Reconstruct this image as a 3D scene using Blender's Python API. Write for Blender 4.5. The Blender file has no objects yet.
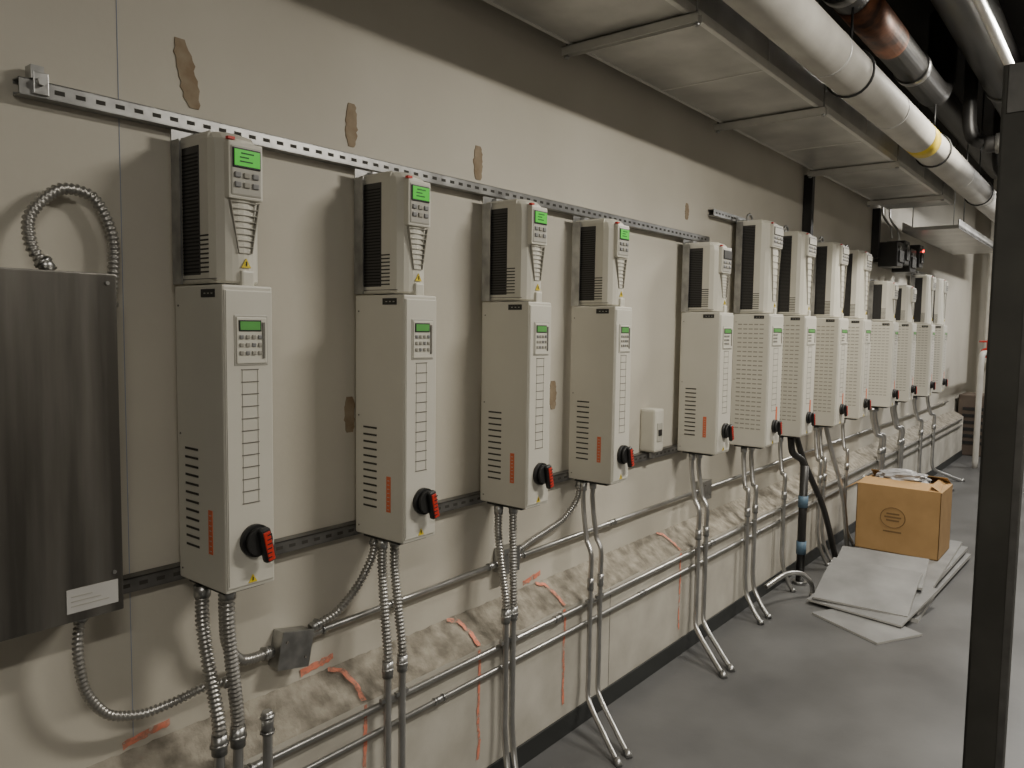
import bpy, bmesh, math, random
from mathutils import Vector, Matrix
random.seed(4)
CAMD=2.2; CAMH=1.84; OH=1.80; FZ=-.14

# ---------------------------------------------------------------- materials
def mat(name, col, rough=.5, metal=0., col2=None, nscale=8., bump=0., bscale=40., emit=0., detail=4., stretch=(1,1,1), spec=None, rvar=0., alpha=None, bdist=.004):
    m=bpy.data.materials.new(name); m.use_nodes=True
    nt=m.node_tree; b=nt.nodes['Principled BSDF']
    b.inputs['Base Color'].default_value=(*col,1); b.inputs['Roughness'].default_value=rough
    b.inputs['Metallic'].default_value=metal
    if spec is not None: b.inputs['Specular IOR Level'].default_value=spec
    tc=nt.nodes.new('ShaderNodeTexCoord'); mp=nt.nodes.new('ShaderNodeMapping')
    mp.inputs['Scale'].default_value=stretch
    nt.links.new(tc.outputs['Object'],mp.inputs['Vector'])
    if col2 is None: col2=tuple(c*.9 for c in col)
    n=nt.nodes.new('ShaderNodeTexNoise'); n.inputs['Scale'].default_value=nscale; n.inputs['Detail'].default_value=detail
    r=nt.nodes.new('ShaderNodeValToRGB')
    r.color_ramp.elements[0].position=.35; r.color_ramp.elements[1].position=.68
    r.color_ramp.elements[0].color=(*col2,1); r.color_ramp.elements[1].color=(*col,1)
    nt.links.new(mp.outputs[0],n.inputs['Vector']); nt.links.new(n.outputs['Fac'],r.inputs[0])
    nt.links.new(r.outputs[0],b.inputs['Base Color'])
    if rvar:
        mr=nt.nodes.new('ShaderNodeMapRange'); mr.inputs['To Min'].default_value=rough-rvar; mr.inputs['To Max'].default_value=rough+rvar
        nt.links.new(n.outputs['Fac'],mr.inputs['Value']); nt.links.new(mr.outputs[0],b.inputs['Roughness'])
    if bump:
        n2=nt.nodes.new('ShaderNodeTexNoise'); n2.inputs['Scale'].default_value=bscale; n2.inputs['Detail'].default_value=6
        bp=nt.nodes.new('ShaderNodeBump'); bp.inputs['Strength'].default_value=bump; bp.inputs['Distance'].default_value=bdist
        nt.links.new(mp.outputs[0],n2.inputs['Vector']); nt.links.new(n2.outputs['Fac'],bp.inputs['Height']); nt.links.new(bp.outputs[0],b.inputs['Normal'])
    if alpha:
        n3=nt.nodes.new('ShaderNodeTexNoise'); n3.inputs['Scale'].default_value=alpha; n3.inputs['Detail'].default_value=5
        mr=nt.nodes.new('ShaderNodeMapRange'); mr.inputs['From Min'].default_value=.28; mr.inputs['From Max'].default_value=.55
        nt.links.new(mp.outputs[0],n3.inputs['Vector']); nt.links.new(n3.outputs['Fac'],mr.inputs['Value']); nt.links.new(mr.outputs[0],b.inputs['Alpha'])
    if emit:
        b.inputs['Emission Color'].default_value=(*col,1); b.inputs['Emission Strength'].default_value=emit
    return m
M={}
M['wall']=mat('painted_plaster',(.60,.568,.49),.7,col2=(.52,.488,.415),nscale=1.1,bump=.25,bscale=22,detail=8,bdist=.003)
M['curb']=mat('painted_concrete',(.55,.525,.46),.8,col2=(.43,.405,.35),nscale=4.5,bump=.25,bscale=70,detail=12,bdist=.0015)
M['ledge']=mat('rough_mortar',(.41,.375,.31),.95,col2=(.20,.18,.145),nscale=16,bump=.7,bscale=90,detail=14,bdist=.004)
M['floor']=mat('sealed_concrete',(.125,.125,.124),.42,col2=(.078,.078,.078),nscale=1.8,bump=.12,bscale=30,detail=10,rvar=.1)
M['ceil']=mat('dark_ceiling',(.035,.033,.030),.9,nscale=2,bump=.3)
M['darkwall']=mat('grey_wall',(.18,.17,.155),.8,nscale=2)
M['base']=mat('rubber_base',(.025,.027,.026),.5)
M['plastic']=mat('drive_plastic',(.64,.62,.545),.42,col2=(.61,.59,.51),nscale=5)
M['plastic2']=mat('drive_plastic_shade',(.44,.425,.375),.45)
M['steelbox']=mat('powder_coat',(.62,.60,.53),.45,col2=(.59,.57,.50),nscale=4)
M['dark']=mat('black_plastic',(.018,.018,.018),.45)
M['grill']=mat('dark_grille',(.050,.048,.045),.5)
M['line']=mat('groove',(.16,.15,.13),.7)
M['lline']=mat('shallow_groove',(.33,.315,.27),.6)
M['lcd']=mat('green_lcd',(.06,.50,.04),.3,emit=.45)
M['lcdd']=mat('lcd_text',(.005,.05,.01),.5)
M['lcd2']=mat('dim_lcd',(.10,.33,.08),.3,emit=.12)
M['key']=mat('keys',(.22,.22,.22),.5)
M['red']=mat('red_plastic',(.58,.035,.02),.4)
M['orange']=mat('orange_label',(.72,.17,.07),.5)
M['yellow']=mat('yellow_label',(.75,.58,.03),.5)
M['white']=mat('white_label',(.55,.54,.52),.5)
M['galv']=mat('galvanised',(.52,.52,.51),.36,1.,col2=(.36,.36,.355),nscale=22,detail=2,rvar=.1)
M['strut']=mat('zinc_strut',(.46,.46,.45),.4,.85,col2=(.28,.28,.275),nscale=14,rvar=.08)
M['strutd']=mat('dull_and_shaded_strut',(.26,.255,.245),.45,.8,col2=(.17,.167,.16),nscale=14)  # dull metal; on the lower struts its darker tone paints in shade
M['emt']=mat('emt_conduit',(.58,.575,.56),.33,.9,col2=(.44,.435,.42),nscale=10)
M['flex']=mat('flex_conduit',(.50,.49,.465),.36,.85,col2=(.38,.37,.35),nscale=10)
M['duct']=mat('sheet_metal',(.62,.61,.58),.34,.5,col2=(.42,.415,.395),nscale=3.5,detail=7,rvar=.12)
M['edge']=mat('sheet_metal_flange',(.75,.74,.71),.35,.45,nscale=8)
M['cab']=mat('brushed_steel',(.37,.355,.325),.36,.95,col2=(.16,.153,.14),nscale=1.6,stretch=(7,7,.5),rvar=.1,detail=6)
M['slot']=mat('slot_black',(.012,.012,.012),.8)
M['slotg']=mat('vent_slot',(.05,.047,.04),.8)
M['pipew']=mat('insulation_jacket',(.58,.56,.51),.6,col2=(.46,.44,.40),nscale=4,bump=.2,bscale=12)
M['pipeb']=mat('black_pipe',(.022,.021,.02),.4,nscale=5)
M['copper']=mat('copper_rust',(.36,.13,.055),.45,.35,col2=(.07,.035,.025),nscale=7,detail=7)
M['tape']=mat('old_brown_glue',(.25,.18,.11),.8,col2=(.34,.275,.19),nscale=20)
M['paint']=mat('orange_marking_paint',(.88,.26,.16),.6,col2=(.75,.32,.22),nscale=30,alpha=30)
M['blue']=mat('blue_chalk',(.30,.35,.48),.8)
M['bluep']=mat('blue_grey_band',(.10,.17,.24),.5)
M['yband']=mat('yellow_pipe_label',(.70,.52,.04),.5)
M['card']=mat('cardboard',(.45,.275,.115),.75,col2=(.39,.235,.095),nscale=6)
M['cardd']=mat('cardboard_print',(.20,.12,.05),.8)
M['sheet']=mat('foil_faced_board',(.29,.29,.287),.5,.2,col2=(.19,.19,.187),nscale=3,detail=8)
M['sheete']=mat('board_edge',(.56,.55,.52),.8)
M['bag']=mat('plastic_bag',(.35,.35,.36),.3)
M['tube']=mat('fluorescent_tube',(1,.97,.88),.5,emit=14)
M['fix']=mat('fixture_enamel',(.7,.7,.68),.4)
M['post']=mat('steel_post',(.085,.083,.073),.5,.2,col2=(.055,.053,.047),nscale=6)
M['redled']=mat('red_led',(1,.03,.02),.4,emit=6)
M['brown']=mat('brown_enamel',(.12,.09,.068),.6)

# ---------------------------------------------------------------- builder
class B:
    def __init__(s): s.bm=bmesh.new(); s.m=[]
    def mi(s,k):
        if k not in s.m: s.m.append(k)
        return s.m.index(k)
    def merge(s,t):
        me=bpy.data.meshes.new('t'); t.to_mesh(me); t.free(); s.bm.from_mesh(me); bpy.data.meshes.remove(me)
    def box(s,x0,x1,y0,y1,z0,z1,k,bev=0,rot=None,seg=2):
        t=bmesh.new(); bmesh.ops.create_cube(t,size=1)
        c=Vector(((x0+x1)/2,(y0+y1)/2,(z0+z1)/2))
        for v in t.verts: v.co=Vector((v.co.x*(x1-x0),v.co.y*(y1-y0),v.co.z*(z1-z0)))
        if bev: bmesh.ops.bevel(t,geom=t.edges[:],offset=bev,segments=seg,affect='EDGES',profile=.6)
        if rot: 
            for v in t.verts: v.co=rot@v.co
        for v in t.verts: v.co+=c
        i=s.mi(k)
        for f in t.faces: f.material_index=i
        bmesh.ops.recalc_face_normals(t,faces=t.faces)
        s.merge(t)
    def rings(s,rs,k,smooth=True,cap=True):
        t=bmesh.new(); R=[[t.verts.new(p) for p in r] for r in rs]; n=len(R[0]); i=s.mi(k)
        for a,b in zip(R,R[1:]):
            for j in range(n):
                f=t.faces.new((a[j],a[(j+1)%n],b[(j+1)%n],b[j])); f.smooth=smooth; f.material_index=i
        if cap:
            for r in (R[0],R[-1]):
                f=t.faces.new(r); f.material_index=i
        bmesh.ops.recalc_face_normals(t,faces=t.faces)
        s.merge(t)
    def tube(s,pts,r,k,seg=12,ribs=False,smoothpath=True,pitch=.013):
        P=[Vector(p) for p in pts]
        if len(P)>2 and smoothpath:
            Q=[]; E=[P[0]*2-P[1]]+P+[P[-1]*2-P[-2]]
            for i in range(1,len(E)-2):
                a,b,c,d=E[i-1:i+3]
                L=(c-b).length
                m1=(c-a).normalized()*L*.8; m2=(d-b).normalized()*L*.8
                for j in range(12):
                    u=j/12; u2=u*u;u3=u2*u
                    Q.append(b*(2*u3-3*u2+1)+m1*(u3-2*u2+u)+c*(-2*u3+3*u2)+m2*(u3-u2))
            Q.append(P[-1]); P=Q
        if ribs:
            st=pitch/4; L=[0]
            for a,b in zip(P,P[1:]): L.append(L[-1]+(b-a).length)
            n=max(2,int(L[-1]/st)); Q=[]; j=0
            for i in range(n+1):
                d=L[-1]*i/n
                while j<len(L)-2 and L[j+1]<d: j+=1
                f=(d-L[j])/max(1e-9,L[j+1]-L[j]); Q.append(P[j].lerp(P[j+1],min(1,f)))
            P=Q
        rs=[]; T=(P[1]-P[0]).normalized()
        N=T.orthogonal().normalized()
        for i,p in enumerate(P):
            if i==0: t=T
            elif i==len(P)-1: t=(P[i]-P[i-1]).normalized()
            else: t=(P[i+1]-P[i-1]).normalized()
            N=(N-t*N.dot(t)).normalized(); Bv=t.cross(N)
            rr=r*( (1.10,1.05,.84,.76)[i%4] if ribs else 1)
            rs.append([p+(N*math.cos(a)+Bv*math.sin(a))*rr for a in [2*math.pi*q/seg for q in range(seg)]])
        s.rings(rs,k)
    def cyl(s,a,b,r,k,seg=20): s.tube([a,b],r,k,seg=seg)
    def poly(s,pts,k,thick=None):
        t=bmesh.new(); vs=[t.verts.new(p) for p in pts]; f=t.faces.new(vs); f.material_index=s.mi(k)
        if thick:
            e=bmesh.ops.extrude_face_region(t,geom=[f])
            for v in e['geom']:
                if isinstance(v,bmesh.types.BMVert): v.co+=Vector(thick)
            bmesh.ops.recalc_face_normals(t,faces=t.faces)
            for f in t.faces: f.material_index=s.mi(k)
        s.merge(t)
    def mesh(s,name):
        me=bpy.data.meshes.new(name); s.bm.to_mesh(me); s.bm.free()
        for k in s.m: me.materials.append(M[k])
        return me
    def obj(s,name,loc=(0,0,0),rot=(0,0,0)):
        return place(s.mesh(name),name,loc,rot)
def place(me,name,loc=(0,0,0),rot=(0,0,0)):
    o=bpy.data.objects.new(name,me); o.location=loc; o.rotation_euler=rot; bpy.context.collection.objects.link(o); return o
def Y(D): return D-CAMD

# ---------------------------------------------------------------- room
XN,XF=-2.5,17.0; YR=-4.6; ZC=4.5
b=B(); b.box(XN,XF,0,.2,FZ,ZC,'wall'); b.obj('wall_left')
b=B(); b.box(XN,XF,YR-.2,YR,FZ,ZC,'darkwall'); b.obj('wall_right')
b=B(); b.box(XF,XF+.2,YR-.2,.2,FZ,ZC,'wall'); b.obj('wall_far')
b=B(); b.box(XN-.2,XN,YR-.2,.2,FZ,ZC,'darkwall'); b.obj('wall_near')
b=B(); b.box(XN-.2,XF+.2,YR-.2,.2,FZ-.2,FZ,'floor'); b.obj('floor')
b=B(); b.box(XN-.2,XF+.2,YR-.2,.2,ZC,ZC+.2,'ceil'); b.obj('ceiling')
CY=-.15
XC=14.2
b=B(); t=bmesh.new(); n=int((XC-XN)/.02)
i1=b.mi('curb'); i2=b.mi('ledge'); last=None; chip=0; cd=0
for i in range(n+1):
    x=XN+(XC-XN)*i/n
    j=lambda a:random.uniform(-a,a)
    if random.random()<.06: cd=random.uniform(.004,.014)
    chip+= (cd-chip)*.5; cd*=.8
    row=[t.verts.new(p) for p in [(x,-.001,FZ),(x,CY,FZ),(x,CY,.500-chip),(x,CY+.003+chip,.504+j(.0012)),(x,-.11,.528+j(.003)),(x,-.07,.552+j(.003)),(x,-.03,.575+j(.003)),(x,-.001,.600+j(.003)),(x,-.001,.3)]]
    if last:
        for q in range(8):
            f=t.faces.new((last[q],last[q+1],row[q+1],row[q])); f.material_index=i2 if q in(2,3,4,5,6) else i1
    else: t.faces.new(row)
    last=row
t.faces.new(last); bmesh.ops.recalc_face_normals(t,faces=t.faces); b.merge(t)
for x in (-1.2,.9,3.4,5.75,8.3,10.9): b.box(x-.002,x+.002,CY-.0008,CY+.01,FZ+.1,.485,'line')
b.obj('concrete_curb')
b=B(); b.box(XN,XC,CY-.012,CY-.001,FZ,FZ+.10,'base',.003); b.obj('baseboard_left')

def blob(name,cx,z0,z1,w,k='tape',tilt=0):
    b=B(); n=14; L=[];R=[]
    for i in range(n+1):
        z=z0+(z1-z0)*i/n; e=math.sin(math.pi*min(1,max(0,(i+.6)/(n+1.2))))**.3
        o=tilt*(i/n-.5)
        L.append((cx+o-w*.5*e*random.uniform(.75,1.1),-.003,z)); R.append((cx+o+w*.5*e*random.uniform(.75,1.1),-.003,z))
    b.poly(L+R[::-1],k,thick=(0,.0028,0)); return b.obj(name)
blob('dried_adhesive_patch',1.20,2.47,2.66,.06,tilt=-.04)
blob('dried_adhesive_patch',1.81,2.47,2.62,.055)
blob('dried_adhesive_patch',2.49,2.46,2.60,.06)
blob('dried_adhesive_patch',4.45,2.52,2.62,.05)
blob('dried_adhesive_patch',1.80,1.45,1.58,.05)
blob('dried_adhesive_patch',3.06,1.44,1.58,.06)
b=B(); b.box(1.0015,1.003,-.0015,0,.62,ZC,'blue'); b.obj('blue_chalk_line')
PB=B()
def mark(pts,w,nrm):
    b=PB; L=[];R=[]; Q=[]
    for a,c in zip(pts,pts[1:]):
        for i in range(5): Q.append(Vector(a).lerp(Vector(c),i/5))
    Q.append(Vector(pts[-1])); nrm=Vector(nrm)
    for i,p in enumerate(Q):
        d=(Q[min(i+1,len(Q)-1)]-Q[max(i-1,0)]).normalized(); s=d.cross(nrm).normalized()
        L.append(p+s*w/2*random.uniform(.6,1.15)); R.append(p-s*w/2*random.uniform(.6,1.15))
    b.poly(L+R[::-1],'paint')
fn=(0,-1,0); ln=Vector((0,-.097,.152)).normalized()
for x in (1.05,1.66,2.92):
    mark([(x-.08,-.004,.622),(x,-.004,.632),(x+.06,-.004,.64)],.028,fn)
for x in (1.74,2.36,2.98,4.2):
    mark([(x-.05,-.012,.602),(x,-.03,.588),(x+.012,-.095,.546),(x+.0,CY-.001,.512)],.022,ln)
    mark([(x+random.uniform(-.005,.005),CY-.003,z/10) for z in (.2,1,1.8,2.6,3.4,4.2,4.95)],.018,fn)
PB.obj('orange_paint_marks')

# ---------------------------------------------------------------- struts
def strutx(name,x0,x1,yc,zc,k='strut',s=.041):
    b=B(); y1=yc+s/2;y0=yc-s/2;z0=zc-s/2;z1=zc+s/2;th=.003
    b.box(x0,x1,y0,y0+th,z0,z1,k); b.box(x0,x1,y0,y1,z0,z0+th,k); b.box(x0,x1,y0,y1,z1-th,z1,k)
    b.box(x0,x1,y1-th,y1,z0,z0+.010,k); b.box(x0,x1,y1-th,y1,z1-.010,z1,k)
    x=x0+.03
    while x<x1-.04:
        b.box(x,x+.024,y0-.0006,y0+th,zc-.0055,zc+.0055,'slotg'); x+=.05
    return b.obj(name)
strutx('strut_channel',.745,4.70,-.0225,2.415)
strutx('strut_channel',.93,4.6,-.0225,1.10,'strutd')  # darker copy of the strut metal, shadow of the drives put into the colour
strutx('strut_channel',4.75,8.70,-.0225,2.60)
strutx('strut_channel',8.85,11.9,-.0225,2.60)
strutx('strut_channel',4.9,11.9,-.0225,1.12,'strutd')  # same painted-in drive shadow as the lower strut above
b=B(); b.box(.775,.81,-.05,-.044,2.40,2.455,'galv',.002); b.cyl((.79,-.05,2.43),(.79,-.065,2.43),.011,'galv',6); b.box(.77,.80,-.048,-.012,2.437,2.47,'galv'); b.obj('strut_clamp')

# ---------------------------------------------------------------- drives
def drive(w,hl,hu,kind='small',lcd='lcd'):
    b=B(); d=.25; F=-d
    b.box(0,w,F,0,0,hl-.004,'steelbox',.006)
    b.box(.004,w-.004,F-.004,F+.004,.012,hl-.018,'steelbox',.003)
    if kind=='small':
        for i in range(12):
            z=.105+i*.0255
            b.box(-.0012,.002,-.115,-.045,z,z+.0065,'slotg')
        b.box(-.0015,.001,-.187,-.166,.10,.225,'orange',0)
        for i in range(8): b.box(-.0022,-.0005,-.182,-.172,.108+i*.0145,.110+i*.0145,'white')
    else:
        for c in range(5):
            for i in range(24):
                z=.12+i*.031; b.box(-.0012,.002,-.215+c*.038,-.215+c*.038+.028,z,z+.008,'lline')
        b.box(w*.66,w*.75,F-.006,F,.17,.27,'orange')
    b.box(-.0015,.001,-.215,-.145,hl-.038,hl-.016,'dark')
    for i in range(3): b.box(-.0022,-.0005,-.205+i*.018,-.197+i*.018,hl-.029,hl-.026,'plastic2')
    for zz in (.03,hl*.5,hl-.06): b.cyl((-.002,-.02,zz),(.001,-.02,zz),.003,'line',8)
    kx0,kx1=w*.20,w*.88; kz0,kz1=hl-.225,hl-.085
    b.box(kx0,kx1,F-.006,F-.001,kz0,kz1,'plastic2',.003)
    b.box(kx0+.006,kx1-.006,F-.009,F-.004,kz0+.006,kz1-.006,'plastic',.003)
    b.box(kx0+.012,kx1-.024,F-.011,F-.006,kz1-.045,kz1-.014,'dark',.001)
    b.box(kx0+.016,kx1-.028,F-.012,F-.009,kz1-.041,kz1-.018,'lcd2')
    for r in range(3):
        for c in range(4): b.box(kx0+.014+c*.019,kx0+.026+c*.019,F-.013,F-.008,kz1-.066-r*.022,kz1-.055-r*.022,'key' if (r+c)%3==0 else 'lline',.002)
    b.box(kx1-.02,kx1-.013,F-.012,F-.008,kz0+.02,kz1-.02,'line')
    cx0,cx1=w*.36,w*.66; zt=kz0-.012; zb=.245
    b.box(cx0-.0015,cx0,F-.005,F-.002,zb,zt,'lline'); b.box(cx1,cx1+.0015,F-.005,F-.002,zb,zt,'lline')
    nn=12
    for i in range(nn): 
        z=zb+(zt-zb)*i/(nn-1); b.box(cx0-.004,cx1+.004,F-.0055,F-.002,z,z+.0025,'line')
    b.box(w*.05,w*.054,F-.0055,F-.002,.02,hl-.02,'lline')
    hx,hz=w*.56,.138
    b.cyl((hx,F-.003,hz),(hx,F-.020,hz),.046,'dark',32)
    b.cyl((hx,F-.020,hz),(hx,F-.036,hz),.039,'dark',32)
    R=Matrix.Rotation(math.radians(-12),3,'Y')
    b.box(hx-.002,hx+.034,F-.052,F-.028,hz-.062,hz+.040,'dark',.012,rot=R,seg=3)
    b.box(hx+.006,hx+.028,F-.054,F-.048,hz-.056,hz+.030,'red',.003,rot=R)
    for i in range(6): b.box(hx+.010,hx+.024,F-.0555,F-.053,hz-.046+i*.013,hz-.043+i*.013,'dark',rot=R)
    tx=w*.52; b.poly([(tx-.014,F-.0045,.018),(tx+.014,F-.0045,.018),(tx,F-.0045,.042)],'yellow',thick=(0,-.001,0))
    b.box(tx-.0015,tx+.0015,F-.007,F-.005,.023,.034,'dark')
    b.box(.012,w-.012,-.22,-.03,-.012,.002,'dark',.003)
    z0=hl; H=hu
    x0,x1=w*.07,w*.99; D=.215
    def ring(z,fr=0,ins=0):
        a=x0+ins;c=x1-ins; wd=c-a; P=[(a,0),(a,-D*.78)]
        for q in range(9):
            u=q/8; xx=a+wd*(.05+.90*u); yy=-(D*.90+ (D*.10+.012)*math.sin(math.pi*u)**.6)+fr
            P.append((xx,yy))
        P+= [(c,-D*.78),(c,0)]
        return [(x,y,z) for x,y in P]
    b.rings([ring(z0+.001,ins=.004,fr=.004),ring(z0+.008),ring(z0+H*.33),ring(z0+H-.05),ring(z0+H-.022,fr=.006),ring(z0+H-.008,fr=.022,ins=.003),ring(z0+H,fr=.045,ins=.010)],'plastic',smooth=False)
    b.box(-.004,.002,-.045,.0,z0,z0+H-.01,'strut'); b.box(-.004,w,-.004,.0,z0+H-.03,z0+H+.022,'strut',.001)
    b.box(w*.35,w*.65,-.03,.0,z0+H-.01,z0+H+.018,'galv',.002)
    if kind!='small' and hu>.5:
        b.tube([(w*.25,-.05,z0+H-.01),(w*.2,-.05,z0+H+.03),(w*.35,-.05,z0+H+.05),(w*.5,-.05,z0+H+.03),(w*.5,-.05,z0+H-.01)],.008,'galv',8)
    gx=x0-.002
    b.box(gx,x0+.003,-.125,-.035,z0+.025,z0+H-.035,'grill',.002)
    ng=int((H-.07)/.0105)
    for i in range(ng): b.box(gx-.0015,gx+.001,-.122,-.038,z0+.03+i*.0105,z0+.034+i*.0105,'slot')
    for i in range(9): b.box(x0-.001,x0+.002,-.168,-.125,z0+.03+i*.0125,z0+.0345+i*.0125,'slotg')
    b.box(x0-.0008,x0+.002,-.205,-.02,z0+.012,z0+.0145,'line')
    F2=-(D+.012)
    px0,px1=x0+(x1-x0)*.16,x0+(x1-x0)*.90; zt=z0+H-.030
    b.box(px0,px1,F2-.008,F2+.02,zt-.155,zt,'plastic',.006)
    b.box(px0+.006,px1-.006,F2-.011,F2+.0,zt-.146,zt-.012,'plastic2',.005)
    b.box(px0+.010,px1-.010,F2-.014,F2,zt-.072,zt-.018,'dark',.003)
    b.box(px0+.014,px1-.014,F2-.0155,F2,zt-.066,zt-.023,lcd)
    if lcd=='lcd':
        for i,(u0,u1) in enumerate(((.25,.75),(.2,.55),(.2,.7))): b.box(px0+.014+(px1-px0-.028)*u0,px0+.014+(px1-px0-.028)*u1,F2-.0165,F2,zt-.034-i*.011,zt-.0305-i*.011,'lcdd')
    kw=(px1-px0-.024)/3
    for r in range(2):
        for c in range(3):
            b.box(px0+.015+c*kw,px0+.007+(c+1)*kw,F2-.016,F2-.008,zt-.098-r*.026,zt-.083-r*.026,'key' if c!=1 else 'lline',.003)
    b.box(px0+.004,px0+.024,F2-.0015,F2+.012,zt+.004,zt+.011,'red')
    cxm=(px0+px1)/2
    za=zt-.162; zb2=z0+.085
    nr=9
    for i in range(nr):
        z=za-(za-zb2)*i/(nr-1); hw=.043*(1-.55*i/(nr-1))*(w/.155)
        b.box(cxm-hw,cxm+hw,F2-.0025,F2+.010,z-.001,z+.001,'lline')
    for sgn in(-1,1):
        hw0=.045*(w/.155);hw1=.021*(w/.155)
        b.poly([(cxm+sgn*hw0,F2-.003,za+.003),(cxm+sgn*(hw0-.002),F2-.003,za+.003),(cxm+sgn*(hw1-.002),F2-.003,zb2),(cxm+sgn*hw1,F2-.003,zb2)],'lline',thick=(0,.012,0))
    b.poly([(cxm-.015,F2-.001,z0+.045),(cxm+.015,F2-.001,z0+.045),(cxm,F2-.001,z0+.071)],'yellow',thick=(0,-.003,0))
    b.box(cxm-.0015,cxm+.0015,F2-.006,F2-.003,z0+.050,z0+.062,'dark')
    b.box(cxm-.018,cxm+.022,F2-.010,F2+.04,z0-.060,z0+.038,'plastic',.006)
    return b.mesh('variable_frequency_drive')
mA=drive(.155,.856,.415)
mB=drive(.20,.856,.415,lcd='grill')
mC=drive(.27,.914,.63,'big',lcd='plastic')
mD=drive(.22,.878,.418,'big',lcd='plastic')
mE=drive(.22,.88,.60,'big',lcd='plastic')
BY=-.045
U=[(1.128,mA,1.092),(1.790,mA,1.092),(2.474,mA,1.092),(3.143,mA,1.092),(4.325,mB,1.092),
   (5.12,mC,1.043),(5.84,mC,1.043),(6.70,mC,1.043),(7.45,mC,1.043),(8.57,mD,1.07),(9.43,mD,1.07),(10.48,mE,1.065),(11.28,mE,1.065)]
for x,me,z in U: place(me,'variable_frequency_drive',(x,BY,z))

# ---------------------------------------------------------------- cabinet
b=B(); x0,x1=.25,.893; yf=-.20; z0,z1=1.10,1.955
b.box(x0,x1,yf+.012,-.001,z0,z1,'cab',.004); b.box(x0-.004,x1+.003,yf,yf+.014,z0-.004,z1+.004,'cab',.004)
b.box(x1-.135,x1-.012,yf-.002,yf+.001,z0+.02,z0+.08,'white')
for i in range(3): b.box(x1-.125,x1-.035-.02*i,yf-.003,yf-.001,z0+.036+i*.012,z0+.038+i*.012,'plastic2')
b.cyl((x1-.02,yf-.004,z1-.02),(x1-.02,yf,z1-.02),.005,'galv',12); b.cyl((x1-.02,yf-.004,z0+.10),(x1-.02,yf,z0+.10),.005,'galv',12)
b.obj('steel_electrical_cabinet')

# ---------------------------------------------------------------- conduits
def flex(name,pts,r=.016):
    b=B(); b.tube(pts,r,'flex',ribs=True)
    P=[Vector(p) for p in pts]
    for a,c in ((P[0],P[1]),(P[-1],P[-2])):
        d=(c-a).normalized(); b.cyl(a,a+d*.035,r*1.28,'galv',14); b.cyl(a+d*.022,a+d*.032,r*1.5,'galv',6)
    return b.obj(name)
flex('flexible_conduit',[(.785,-.09,1.962),(.752,-.07,2.02),(.757,-.05,2.10),(.83,-.045,2.175),(.91,-.045,2.165),(.957,-.045,2.07),(.955,-.05,1.96),(.94,-.05,1.86)],.0145)
flex('flexible_conduit',[(.83,-.10,1.092),(.82,-.10,.98),(.84,-.09,.86),(.90,-.08,.77),(.99,-.08,.735),(1.08,-.09,.74),(1.165,-.12,.765),(1.235,-.16,.77)],.013)
def jbox(x,z,s=.1,tilt=0):
    b=B(); R=Matrix.Rotation(tilt,3,'Y')
    b.box(x-s/2,x+s/2,-.06,-.001,z-s/2,z+s/2,'galv',.004,rot=R); b.box(x-s/2-.004,x+s/2+.004,-.064,-.058,z-s/2-.004,z+s/2+.004,'galv',.003,rot=R)
    b.cyl((x-s*.3,-.064,z+s*.3),(x-s*.3,-.067,z+s*.3),.005,'line',8); b.cyl((x+s*.3,-.064,z-s*.3),(x+s*.3,-.067,z-s*.3),.005,'line',8)
    b.obj('junction_box')
jbox(1.52,.745,.12,.2); jbox(2.68,.785,.11); jbox(4.75,.78,.12)
def emt(name,pts,r=.0125,coup=()):
    b=B(); b.tube(pts,r,'emt',seg=12)
    for p,d in coup:
        p=Vector(p);d=Vector(d).normalized(); b.cyl(p-d*.03,p+d*.03,r*1.25,'galv',14); b.cyl(p-d*.028,p-d*.020,r*1.55,'galv',6); b.cyl(p+d*.020,p+d*.028,r*1.55,'galv',6)
    return b.obj(name)
emt('wall_conduit',[(1.60,-.03,.765),(2.61,-.03,.775)],.012,[((1.63,-.03,.765),(1,0,0)),((2.0,-.03,.769),(1,0,0)),((2.58,-.03,.775),(1,0,0))])
emt('wall_conduit',[(2.75,-.03,.775),(4.68,-.03,.78)],.012,[((2.78,-.03,.775),(1,0,0)),((3.6,-.03,.777),(1,0,0)),((4.65,-.03,.78),(1,0,0))])
emt('wall_conduit',[(4.82,-.03,.78),(13.5,-.03,.785)],.012,[((6.2,-.03,.78),(1,0,0)),((8.5,-.03,.78),(1,0,0))])
flex('flexible_conduit',[(1.225,-.12,1.078),(1.23,-.11,.98),(1.25,-.09,.86),(1.32,-.06,.775),(1.44,-.035,.755)],.016)
flex('flexible_conduit',[(1.84,-.10,1.078),(1.83,-.09,1.0),(1.78,-.07,.90),(1.70,-.05,.82),(1.60,-.035,.785)],.015)
flex('flexible_conduit',[(3.17,-.10,1.078),(3.16,-.09,.99),(3.09,-.06,.90),(2.99,-.04,.86),(2.87,-.03,.83),(2.75,-.03,.80)],.015)
RY=CY-.020
emt('curb_conduit',[(XN+.1,RY,.478),(13.9,RY,.478)],.012,[((x,RY,.478),(1,0,0)) for x in (1.3,2.9,4.6,7.4,10)])
emt('curb_conduit',[(XN+.1,RY,.385),(13.9,RY,.385)],.010,[((x,RY,.385),(1,0,0)) for x in (2.1,3.7,5.4,8.2)])
VY=CY-.052
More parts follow.
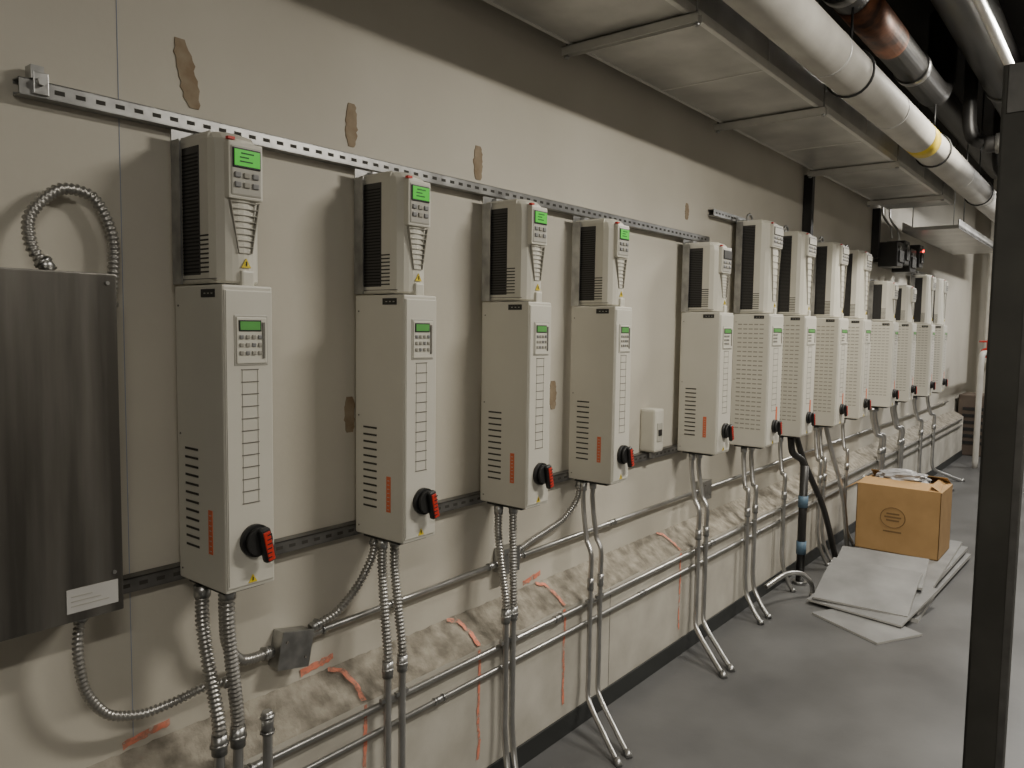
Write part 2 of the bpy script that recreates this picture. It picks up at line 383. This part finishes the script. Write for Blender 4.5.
def drop(x,kind,zt,dx=0,out=.22,r=.0135,y0=-.13,shift=-.05):
    b=B(); xm=x+dx
    zs=.62
    bot=[(xm,VY,zs),(xm,VY,.45),(xm,VY,.20),(xm,VY,FZ+.27),(xm+shift*.2,VY-.02,FZ+.16),(xm+shift,VY-out*.6,FZ+.06),(xm+shift*1.6,VY-out,FZ)]
    if kind=='flex':
        b.tube([(x,y0,zt),(x,y0,zt-.12),(x+dx*.5,(y0+VY)/2,zt-.27),(xm,VY,.68),(xm,VY,zs)],r*1.22,'flex',ribs=True)
        b.cyl((x,y0,zt),(x,y0,zt-.035),r*1.5,'galv',14)
        b.cyl((xm,VY,zs+.03),(xm,VY,zs-.03),r*1.45,'galv',14); b.cyl((xm,VY,zs+.005),(xm,VY,zs-.008),r*1.75,'galv',6)
        b.tube(bot,r,'emt')
    else:
        b.tube([(x,y0,zt),(x,y0,zt-.10),(x+dx*.5,(y0+VY)/2,zt-.28),(xm,VY,.74)]+bot,r,'emt')
        b.cyl((x,y0,zt),(x,y0,zt-.04),r*1.4,'galv',14)
        b.cyl((xm,VY,.62),(xm,VY,.56),r*1.3,'galv',14)
    b.cyl((xm+shift*1.45,VY-out*.9,FZ+.02),(xm+shift*1.6,VY-out,FZ),r*1.3,'galv',14)
    b.box(xm-.03,xm+.03,VY-.004,VY+.012,.500,.516,'galv',.002)
    b.obj('drop_conduit')
drop(1.150,'flex',1.08,.005,out=.05,shift=0,r=.0155); drop(1.19,'flex',1.08,.025,out=.05,shift=0,y0=-.20,r=.0155)
drop(1.825,'flex',1.08,-.02,out=.12,shift=-.03,r=.0135,y0=-.15); drop(1.885,'flex',1.08,-.01,out=.12,shift=-.03,r=.0135,y0=-.15)
drop(2.50,'flex',1.08,-.03,out=.12,r=.0135); drop(2.55,'flex',1.08,-.03,out=.12,r=.0135,y0=-.17)
drop(3.155,'emt',1.08,-.03,out=.3,shift=-.12,r=.0125,y0=-.13); drop(3.225,'emt',1.08,-.01,out=.3,shift=-.12,r=.0125,y0=-.14)
drop(4.36,'emt',1.08,-.03,out=.3,shift=-.15,r=.015); drop(4.46,'emt',1.08,-.02,out=.3,shift=-.15,r=.015)
for x in (5.18,5.32): drop(x,'emt',1.03,-.08,out=.16,shift=-.05,r=.016)
for x in (5.90,6.76,6.88,7.55): drop(x,'emt',1.03,-.08,out=.1,shift=0,r=.016)
for x in (8.60,8.72,9.47,9.58,10.6,11.4): drop(x,'emt',1.05,.1,out=.35,shift=.15,r=.022)
emt('conduit_stub',[(1.29,-.24,FZ),(1.29,-.24,.50),(1.29,-.24,.68)],.015,[((1.29,-.24,.64),(0,0,1))])
def ring_(cx,cy,cz,r,ax='z',st=15):
    o=[]
    for q in range(0,361,st):
        a=math.radians(q); c,s=r*math.cos(a),r*math.sin(a)
        o.append((cx+c,cy+s,cz) if ax=='z' else (cx,cy+c,cz+s) if ax=='x' else (cx+c,cy,cz+s))
    return o
b=B(); vy=VY-.07
b.tube([(6.05,vy,FZ),(6.05,vy,.80)],.032,'pipeb',16)
b.cyl((6.05,vy,.10),(6.05,vy,.20),.038,'bluep'); b.cyl((6.05,vy,.47),(6.05,vy,.56),.038,'bluep'); b.cyl((6.05,vy,FZ),(6.05,vy,FZ+.025),.055,'galv')
b.tube([(6.05,vy,.78),(6.04,vy+.02,.84),(5.98,-.20,.90),(5.95,-.19,1.02)],.026,'pipeb',16); b.obj('black_riser_pipe')
b=B(); b.tube([(6.18,-.15,1.02),(6.25,-.20,.8),(6.42,-.32,.4),(6.62,-.40,FZ)],.024,'pipeb',14); b.obj('angled_black_conduit')
b=B(); b.tube([(6.95,-.15,1.02),(6.98,-.20,.8),(7.06,-.29,.4),(7.12,-.34,FZ)],.02,'emt',14); b.obj('angled_conduit')
b=B(); b.tube([(5.32,-.27,FZ+.16),(5.52,-.34,FZ+.22),(5.70,-.40,FZ+.19),(5.79,-.44,FZ+.10),(5.81,-.45,FZ)],.018,'emt',14); b.cyl((5.81,-.45,FZ),(5.81,-.45,FZ+.03),.027,'galv'); b.obj('floor_conduit_elbow')
b=B(); b.box(3.93,4.04,-.10,-.001,1.13,1.38,'steelbox',.014); b.box(3.955,4.015,-.104,-.098,1.19,1.30,'plastic2',.003); b.box(3.965,4.005,-.108,-.102,1.225,1.26,'dark',.002); b.cyl((3.985,-.05,1.13),(3.985,-.05,1.09),.02,'galv'); b.obj('wall_switch_box')

for x,z0 in ((6.60,2.63),(8.77,2.62)):
    b=B(); b.box(x-.03,x+.03,-.075,-.05,z0,3.13,'dark'); b.box(x-.03,x-.026,-.06,-.003,z0,3.13,'dark'); b.box(x+.026,x+.03,-.06,-.003,z0,3.13,'dark'); b.obj('vertical_strut')
b=B()
for x,z,s in ((8.85,2.46,.26),(9.17,2.50,.22),(9.45,2.44,.28),(9.9,2.52,.2)):
    b.box(x,x+s,-.24,-.05,z+.07,z+.33,'pipeb',.01); b.box(x+.04,x+s-.04,-.255,-.235,z+.12,z+.24,'grill',.006); b.cyl((x+.05,-.24,z+.27),(x+.05,-.26,z+.27),.014,'galv')
b.cyl((9.98,-.25,2.78),(9.98,-.27,2.78),.014,'redled'); b.obj('control_box_cluster')
for x in (8.98,9.3): 
    b=B(); b.tube([(x,-.15,2.835),(x,-.13,2.95),(x,-.045,3.1),(x,-.045,3.4)],.012,'emt'); b.obj('riser_conduit')

# ---------------------------------------------------------------- overhead
DZ=1.346+OH; dy0,dy1=Y(1.50),Y(2.10); DX1=9.0
b=B(); b.box(XN+.1,DX1,dy0,dy1,DZ,DZ+.22,'duct',.003)
for x in (-.7,1.13,2.35,3.88,5.7,7.55):
    b.box(x-.006,x+.006,dy0-.006,dy1+.006,DZ-.005,DZ+.225,'edge',.002)
b.box(XN+.1,DX1,dy0-.004,dy0+.022,DZ-.004,DZ+.0,'edge'); b.box(XN+.1,DX1,dy0-.006,dy0-.001,DZ-.004,DZ+.035,'edge')
b.box(XN+.1,DX1,dy1-.016,dy1+.004,DZ-.004,DZ+.0,'edge')
b.obj('sheet_metal_duct')
for x in (-.7,1.2,3.02,4.70,6.5,8.3):
    b=B(); y0,y1=Y(1.46),Y(2.14); z=DZ-.006
    b.box(x-.02,x+.02,y0,y1,z-.003,z,'edge'); b.box(x-.02,x-.017,y0,y1,z-.04,z,'edge'); b.box(x+.017,x+.02,y0,y1,z-.04,z,'edge')
    for yy in (y0+.014,y1-.015):
        b.cyl((x,yy,z-.055),(x,yy,z+.26),.005,'strut',8); b.cyl((x,yy,z-.052),(x,yy,z-.041),.014,'galv',6)
    b.cyl((x,y1-.015,z),(x,y1-.015,ZC-.001),.005,'strut',8)
    b.box(x-.02,x+.02,y0,y1,z+.235,z+.255,'strut')
    b.obj('duct_hanger')
def pipe(D,z,r,k,x0,x1,bands=()):
    b=B(); b.tube([(x0,Y(D),z),(x1,Y(D),z)],r,k,seg=36)
    for xx,w,kk,e in bands: b.tube([(xx-w/2,Y(D),z),(xx+w/2,Y(D),z)],r+e,kk,seg=36)
    return b
PZ=1.475+OH
b=pipe(1.31,PZ,.118,'pipew',XN+.1,14.5,[(6.45,.22,'yband',.002)]+[(x,.02,'white',.002) for x in (1.6,2.9,4.2,5.5,8.1,9.4)]); b.obj('insulated_pipe')
BZ=1.96+OH
b=pipe(1.36,BZ,.11,'pipeb',XN+.1,7.0,[(5.2,.9,'copper',.003),(4.55,.08,'galv',.012),(6.3,.08,'galv',.012),(3,.08,'galv',.012)])
b.tube([(6.95,Y(1.36),BZ),(7.12,Y(1.36),BZ+.02),(7.28,Y(1.36),BZ+.15),(7.33,Y(1.36),BZ+.35),(7.33,Y(1.36),ZC-.03)],.11,'pipeb',seg=24); b.obj('black_steel_pipe')
b=pipe(.98,2.22+OH,.16,'pipeb',XN+.1,12,[(x,.1,'strutd',.01) for x in (2,5,8)]); b.obj('large_black_pipe')
b=pipe(1.62,2.35+OH,.12,'pipeb',XN+.1,13,[(x,.08,'strutd',.01) for x in (3,5.5,8)]); b.obj('upper_black_pipe')
b=pipe(.78,1.92+OH,.030,'edge',XN+.1,11,[(x,.07,'galv',.006) for x in (1.8,4.8,7.8)])
for x in (.5,3.5,8.8): b.cyl((x,Y(.78),1.92+OH),(x,Y(.78),ZC-.001),.005,'strut',8)
b.obj('overhead_conduit')
for x in (2.4,4.6,6.9,9.2):
    b=B(); yy=Y(1.31); z=PZ
    b.tube(ring_(x,yy,z,.128,'x'),.007,'dark',8,smoothpath=False); b.cyl((x,yy,z+.13),(x,yy,BZ-.13 if x<7 else ZC-.001),.007,'dark',8); b.box(x-.03,x+.03,yy-.02,yy+.02,z+.122,z+.15,'dark',.004); b.obj('pipe_hanger')
for x in (7.8,9.6):
    b=B(); b.tube([(x,Y(1.08),1.66+OH),(x,Y(.75),1.66+OH),(x,Y(.68),1.74+OH),(x,Y(.68),ZC-.03)],.07,'pipeb',20); b.tube([(x,Y(1.08),1.66+OH),(x,Y(1.18),1.74+OH),(x,Y(1.21),1.9+OH),(x,Y(1.21),ZC-.03)],.055,'pipeb',20)
    b.cyl((x,Y(1.0),1.66+OH),(x,Y(.9),1.66+OH),.085,'strutd',20); b.obj('pipe_trap')
b=B(); b.box(9.4,12.5,Y(1.5),Y(2.05),1.15+OH,1.19+OH,'duct',.003); b.box(9.4,12.5,Y(1.5),Y(1.51),1.15+OH,1.25+OH,'duct'); b.box(9.4,12.5,Y(2.04),Y(2.05),1.15+OH,1.25+OH,'duct')
for xx in (9.8,12.3):
    for yy in (1.52,2.03): b.cyl((xx,Y(yy),1.15+OH),(xx,Y(yy),ZC),.006,'strut',8)
b.obj('cable_tray')

# ---------------------------------------------------------------- post
b=B(); px,py=1.93,Y(.202); PT=2.40
b.box(px,px+.006,py-.035,py+.04,FZ,PT,'post',.001); b.box(px,px+.05,py+.034,py+.04,FZ,PT,'post',.001); b.box(px,px+.05,py-.035,py-.029,FZ,PT,'post',.001)
b.box(px-.06,px+.10,py-.09,py+.09,FZ,FZ+.012,'post',.002); b.box(px+.044,px+.05,py-.035,py-.02,FZ,PT,'post'); b.box(px+.044,px+.05,py+.025,py+.04,FZ,PT,'post')
b.box(px-.002,px,py-.035,py-.022,FZ,PT,'strutd')
b.box(px,px+.041,py-1.2,py-.04,PT-.06,PT-.02,'strutd'); b.box(px-.003,px+.003,py-.14,py+.03,PT-.10,PT,'strutd',.001)
b.cyl((px+.02,py-1.1,PT-.04),(px+.02,py-1.1,ZC-.001),.006,'strut',8)
b.obj('steel_channel_post')

# ---------------------------------------------------------------- boards + carton
def sheet(cx,cy,z,L,W,rz,tilt=0,bend=0,th=.02,roll=0):
    b=B(); n=12; rs=[]
    for i in range(n+1):
        u=i/n-.5; x=u*L; zz=bend*(4*u*u)
        rs.append([(x,-W/2,zz),(x,W/2,zz),(x,W/2,zz+th),(x,-W/2,zz+th)])
    b.rings(rs,'sheet',smooth=False)
    me_i=b.mi('sheete')
    for f in b.bm.faces:
        f.normal_update()
        if abs(f.normal.z)<.5: f.material_index=me_i
    return b.obj('insulation_board',(cx,cy,z),(roll,tilt,rz))
z=FZ
spec=[(6.72,-.80,1.95,.70,.02),(6.78,-.84,1.85,.68,-.03),(6.84,-.78,1.75,.68,.05),(6.90,-.83,1.65,.66,-.02),(6.95,-.81,1.6,.68,.03)]
for i,(cx,cy,L,W,rz) in enumerate(spec):
    sheet(cx,cy,z,L,W,rz,th=.026); z+=.0265
zs=z
sheet(5.90,-.84,FZ+.075,.66,.66,-.16,tilt=-.16,th=.014)
sheet(5.93,-.80,FZ+.140,.60,.62,.05,tilt=-.26,bend=-.015,th=.016)
sheet(5.48,-.90,FZ+.001,.40,.56,-.50,th=.014)
sheet(6.26,-.80,zs+.055,.5,.62,.10,tilt=-.18,th=.018)

bx,by=6.95,-.755; W=.64; Lb=.50; Hh=.555
b=B(); th=.006
x0,x1=0,Lb; y0,y1=-W/2,W/2
for a in ((x0,x0+th,y0,y1),(x1-th,x1,y0,y1),(x0,x1,y0,y0+th),(x0,x1,y1-th,y1)):
    b.box(*a,0,Hh,'card',.001)
b.box(x0,x1,y0,y1,0,th,'card')
b.poly([(x0,y0+.01,Hh),(x0,y1-.01,Hh),(x0+.17,y1-.02,Hh+.035),(x0+.17,y0+.02,Hh+.035)],'card',thick=(0,0,th))
b.poly([(x1,y0+.01,Hh),(x1,y1-.01,Hh),(x1-.15,y1-.02,Hh+.07),(x1-.15,y0+.02,Hh+.07)],'card',thick=(0,0,th))
b.poly([(x0+.01,y0,Hh),(x1-.01,y0,Hh),(x1-.02,y0+.08,Hh+.05),(x0+.02,y0+.08,Hh+.05)],'card',thick=(0,th,0))
b.poly([(x0+.01,y1,Hh),(x1-.01,y1,Hh),(x1-.02,y1+.10,Hh-.06),(x0+.02,y1+.10,Hh-.06)],'card',thick=(0,th,0))
cy=.03;cz=.30
b.tube([(x0-.002,cy+.095*math.cos(a),cz+.085*math.sin(a)) for a in [math.radians(q) for q in range(0,361,12)]],.003,'cardd',6,smoothpath=False)
for i,wd in enumerate((.05,.065,.05)): b.box(x0-.002,x0,cy-wd,cy+wd,cz+.025-i*.028,cz+.038-i*.028,'cardd')
b.box(x0-.002,x0,cy-.07,cy+.07,cz-.125,cz-.113,'cardd')
b.obj('cardboard_box',(bx,by,zs+.001))
b=B(); t=bmesh.new(); bmesh.ops.create_icosphere(t,subdivisions=4,radius=1)
for v in t.verts:
    s=1+.18*math.sin(v.co.x*9+v.co.y*5)*math.sin(v.co.z*8)+random.uniform(-.03,.03)
    v.co=Vector((v.co.x*.09*s,v.co.y*.20*s,v.co.z*.07*s))
for f in t.faces: f.material_index=b.mi('bag')
b.merge(t); b.obj('plastic_bag',(bx+.25,by+.02,zs+Hh+.045))

# ---------------------------------------------------------------- far end
b=B(); b.box(15.2,15.7,-.75,-.25,FZ,ZC-.001,'curb',.01); b.obj('concrete_column')
b=B(); b.box(14.3,14.9,-.62,-.05,FZ,.85,'brown',.02)
for i in range(6): b.box(14.285,14.3,-.56,-.12,.05+i*.11,.10+i*.11,'dark')
b.obj('brown_floor_cabinet')
b=B(); b.tube([(13.2,-.50,1.55),(15.15,-.50,1.55)],.04,'pipew'); b.tube([(13.2,-.5,1.55),(13.1,-.5,1.50),(13.05,-.5,1.35),(13.05,-.5,FZ)],.04,'pipew')
b.tube(ring_(13.6,-.5,1.72,.10),.014,'red',8,smoothpath=False); b.cyl((13.6,-.5,1.55),(13.6,-.5,1.74),.014,'red')
for a in (0,60,120): 
    c,s=math.cos(math.radians(a))*.1,math.sin(math.radians(a))*.1; b.cyl((13.6-c,-.5-s,1.72),(13.6+c,-.5+s,1.72),.008,'red',8)
b.cyl((13.5,-.5,1.55),(13.7,-.5,1.55),.075,'red'); b.obj('red_gate_valve')

# ---------------------------------------------------------------- lights
def fixture(x,y,z,pw,L=1.2,col=(1,.94,.83)):
    b=B(); 
    b.box(-L/2,L/2,-.09,.09,0,.05,'fix',.004)
    b.cyl((-L/2+.03,-.045,-.03),(L/2-.03,-.045,-.03),.016,'tube',14); b.cyl((-L/2+.03,.045,-.03),(L/2-.03,.045,-.03),.016,'tube',14)
    for sx in (-L/2+.015,L/2-.015): b.box(sx-.012,sx+.012,-.08,.08,-.05,.0,'fix')
    for sx in (-.4,.4): b.cyl((sx,0,.05),(sx,0,ZC-z-.001),.004,'strut',6)
    o=b.obj('fluorescent_fixture',(x,y,z))
    l=bpy.data.lights.new('tube_light','AREA'); l.shape='RECTANGLE'; l.size=L; l.size_y=.16; l.energy=pw; l.color=col
    lo=bpy.data.objects.new('tube_light',l); lo.parent=o; lo.location=(0,0,-.07); bpy.context.collection.objects.link(lo)
fixture(6.65,Y(.56),2.12+OH,125)
fixture(3.4,Y(-.3),1.9+OH,112)
fixture(-.5,Y(-.9),1.5+OH,48)
fixture(10.5,Y(.2),2.1+OH,120,col=(1,.97,.92))
fixture(14.0,Y(-.1),2.1+OH,110,col=(1,.97,.92))
w=bpy.data.worlds.new('world'); bpy.context.scene.world=w; w.use_nodes=True; w.node_tree.nodes['Background'].inputs[0].default_value=(.5,.5,.5,1); w.node_tree.nodes['Background'].inputs[1].default_value=.05

# ---------------------------------------------------------------- camera
cam=bpy.data.cameras.new('camera'); co=bpy.data.objects.new('camera',cam); bpy.context.collection.objects.link(co)
f=770; cam.sensor_width=36; cam.lens=f*36/1024; cam.clip_start=.05
yaw=math.atan(618/770); pitch=math.atan(57/770)
F=Vector((math.cos(yaw)*math.cos(pitch),math.sin(yaw)*math.cos(pitch),-math.sin(pitch)))
q=F.to_track_quat('-Z','Y').to_matrix().to_4x4()@Matrix.Rotation(math.radians(.8),4,'Z')
co.matrix_world=Matrix.Translation((0,-CAMD,CAMH))@q
bpy.context.scene.camera=co
# put the floor at z = 0
for o in bpy.context.scene.objects:
    if o.parent is None: o.location.z-=FZ
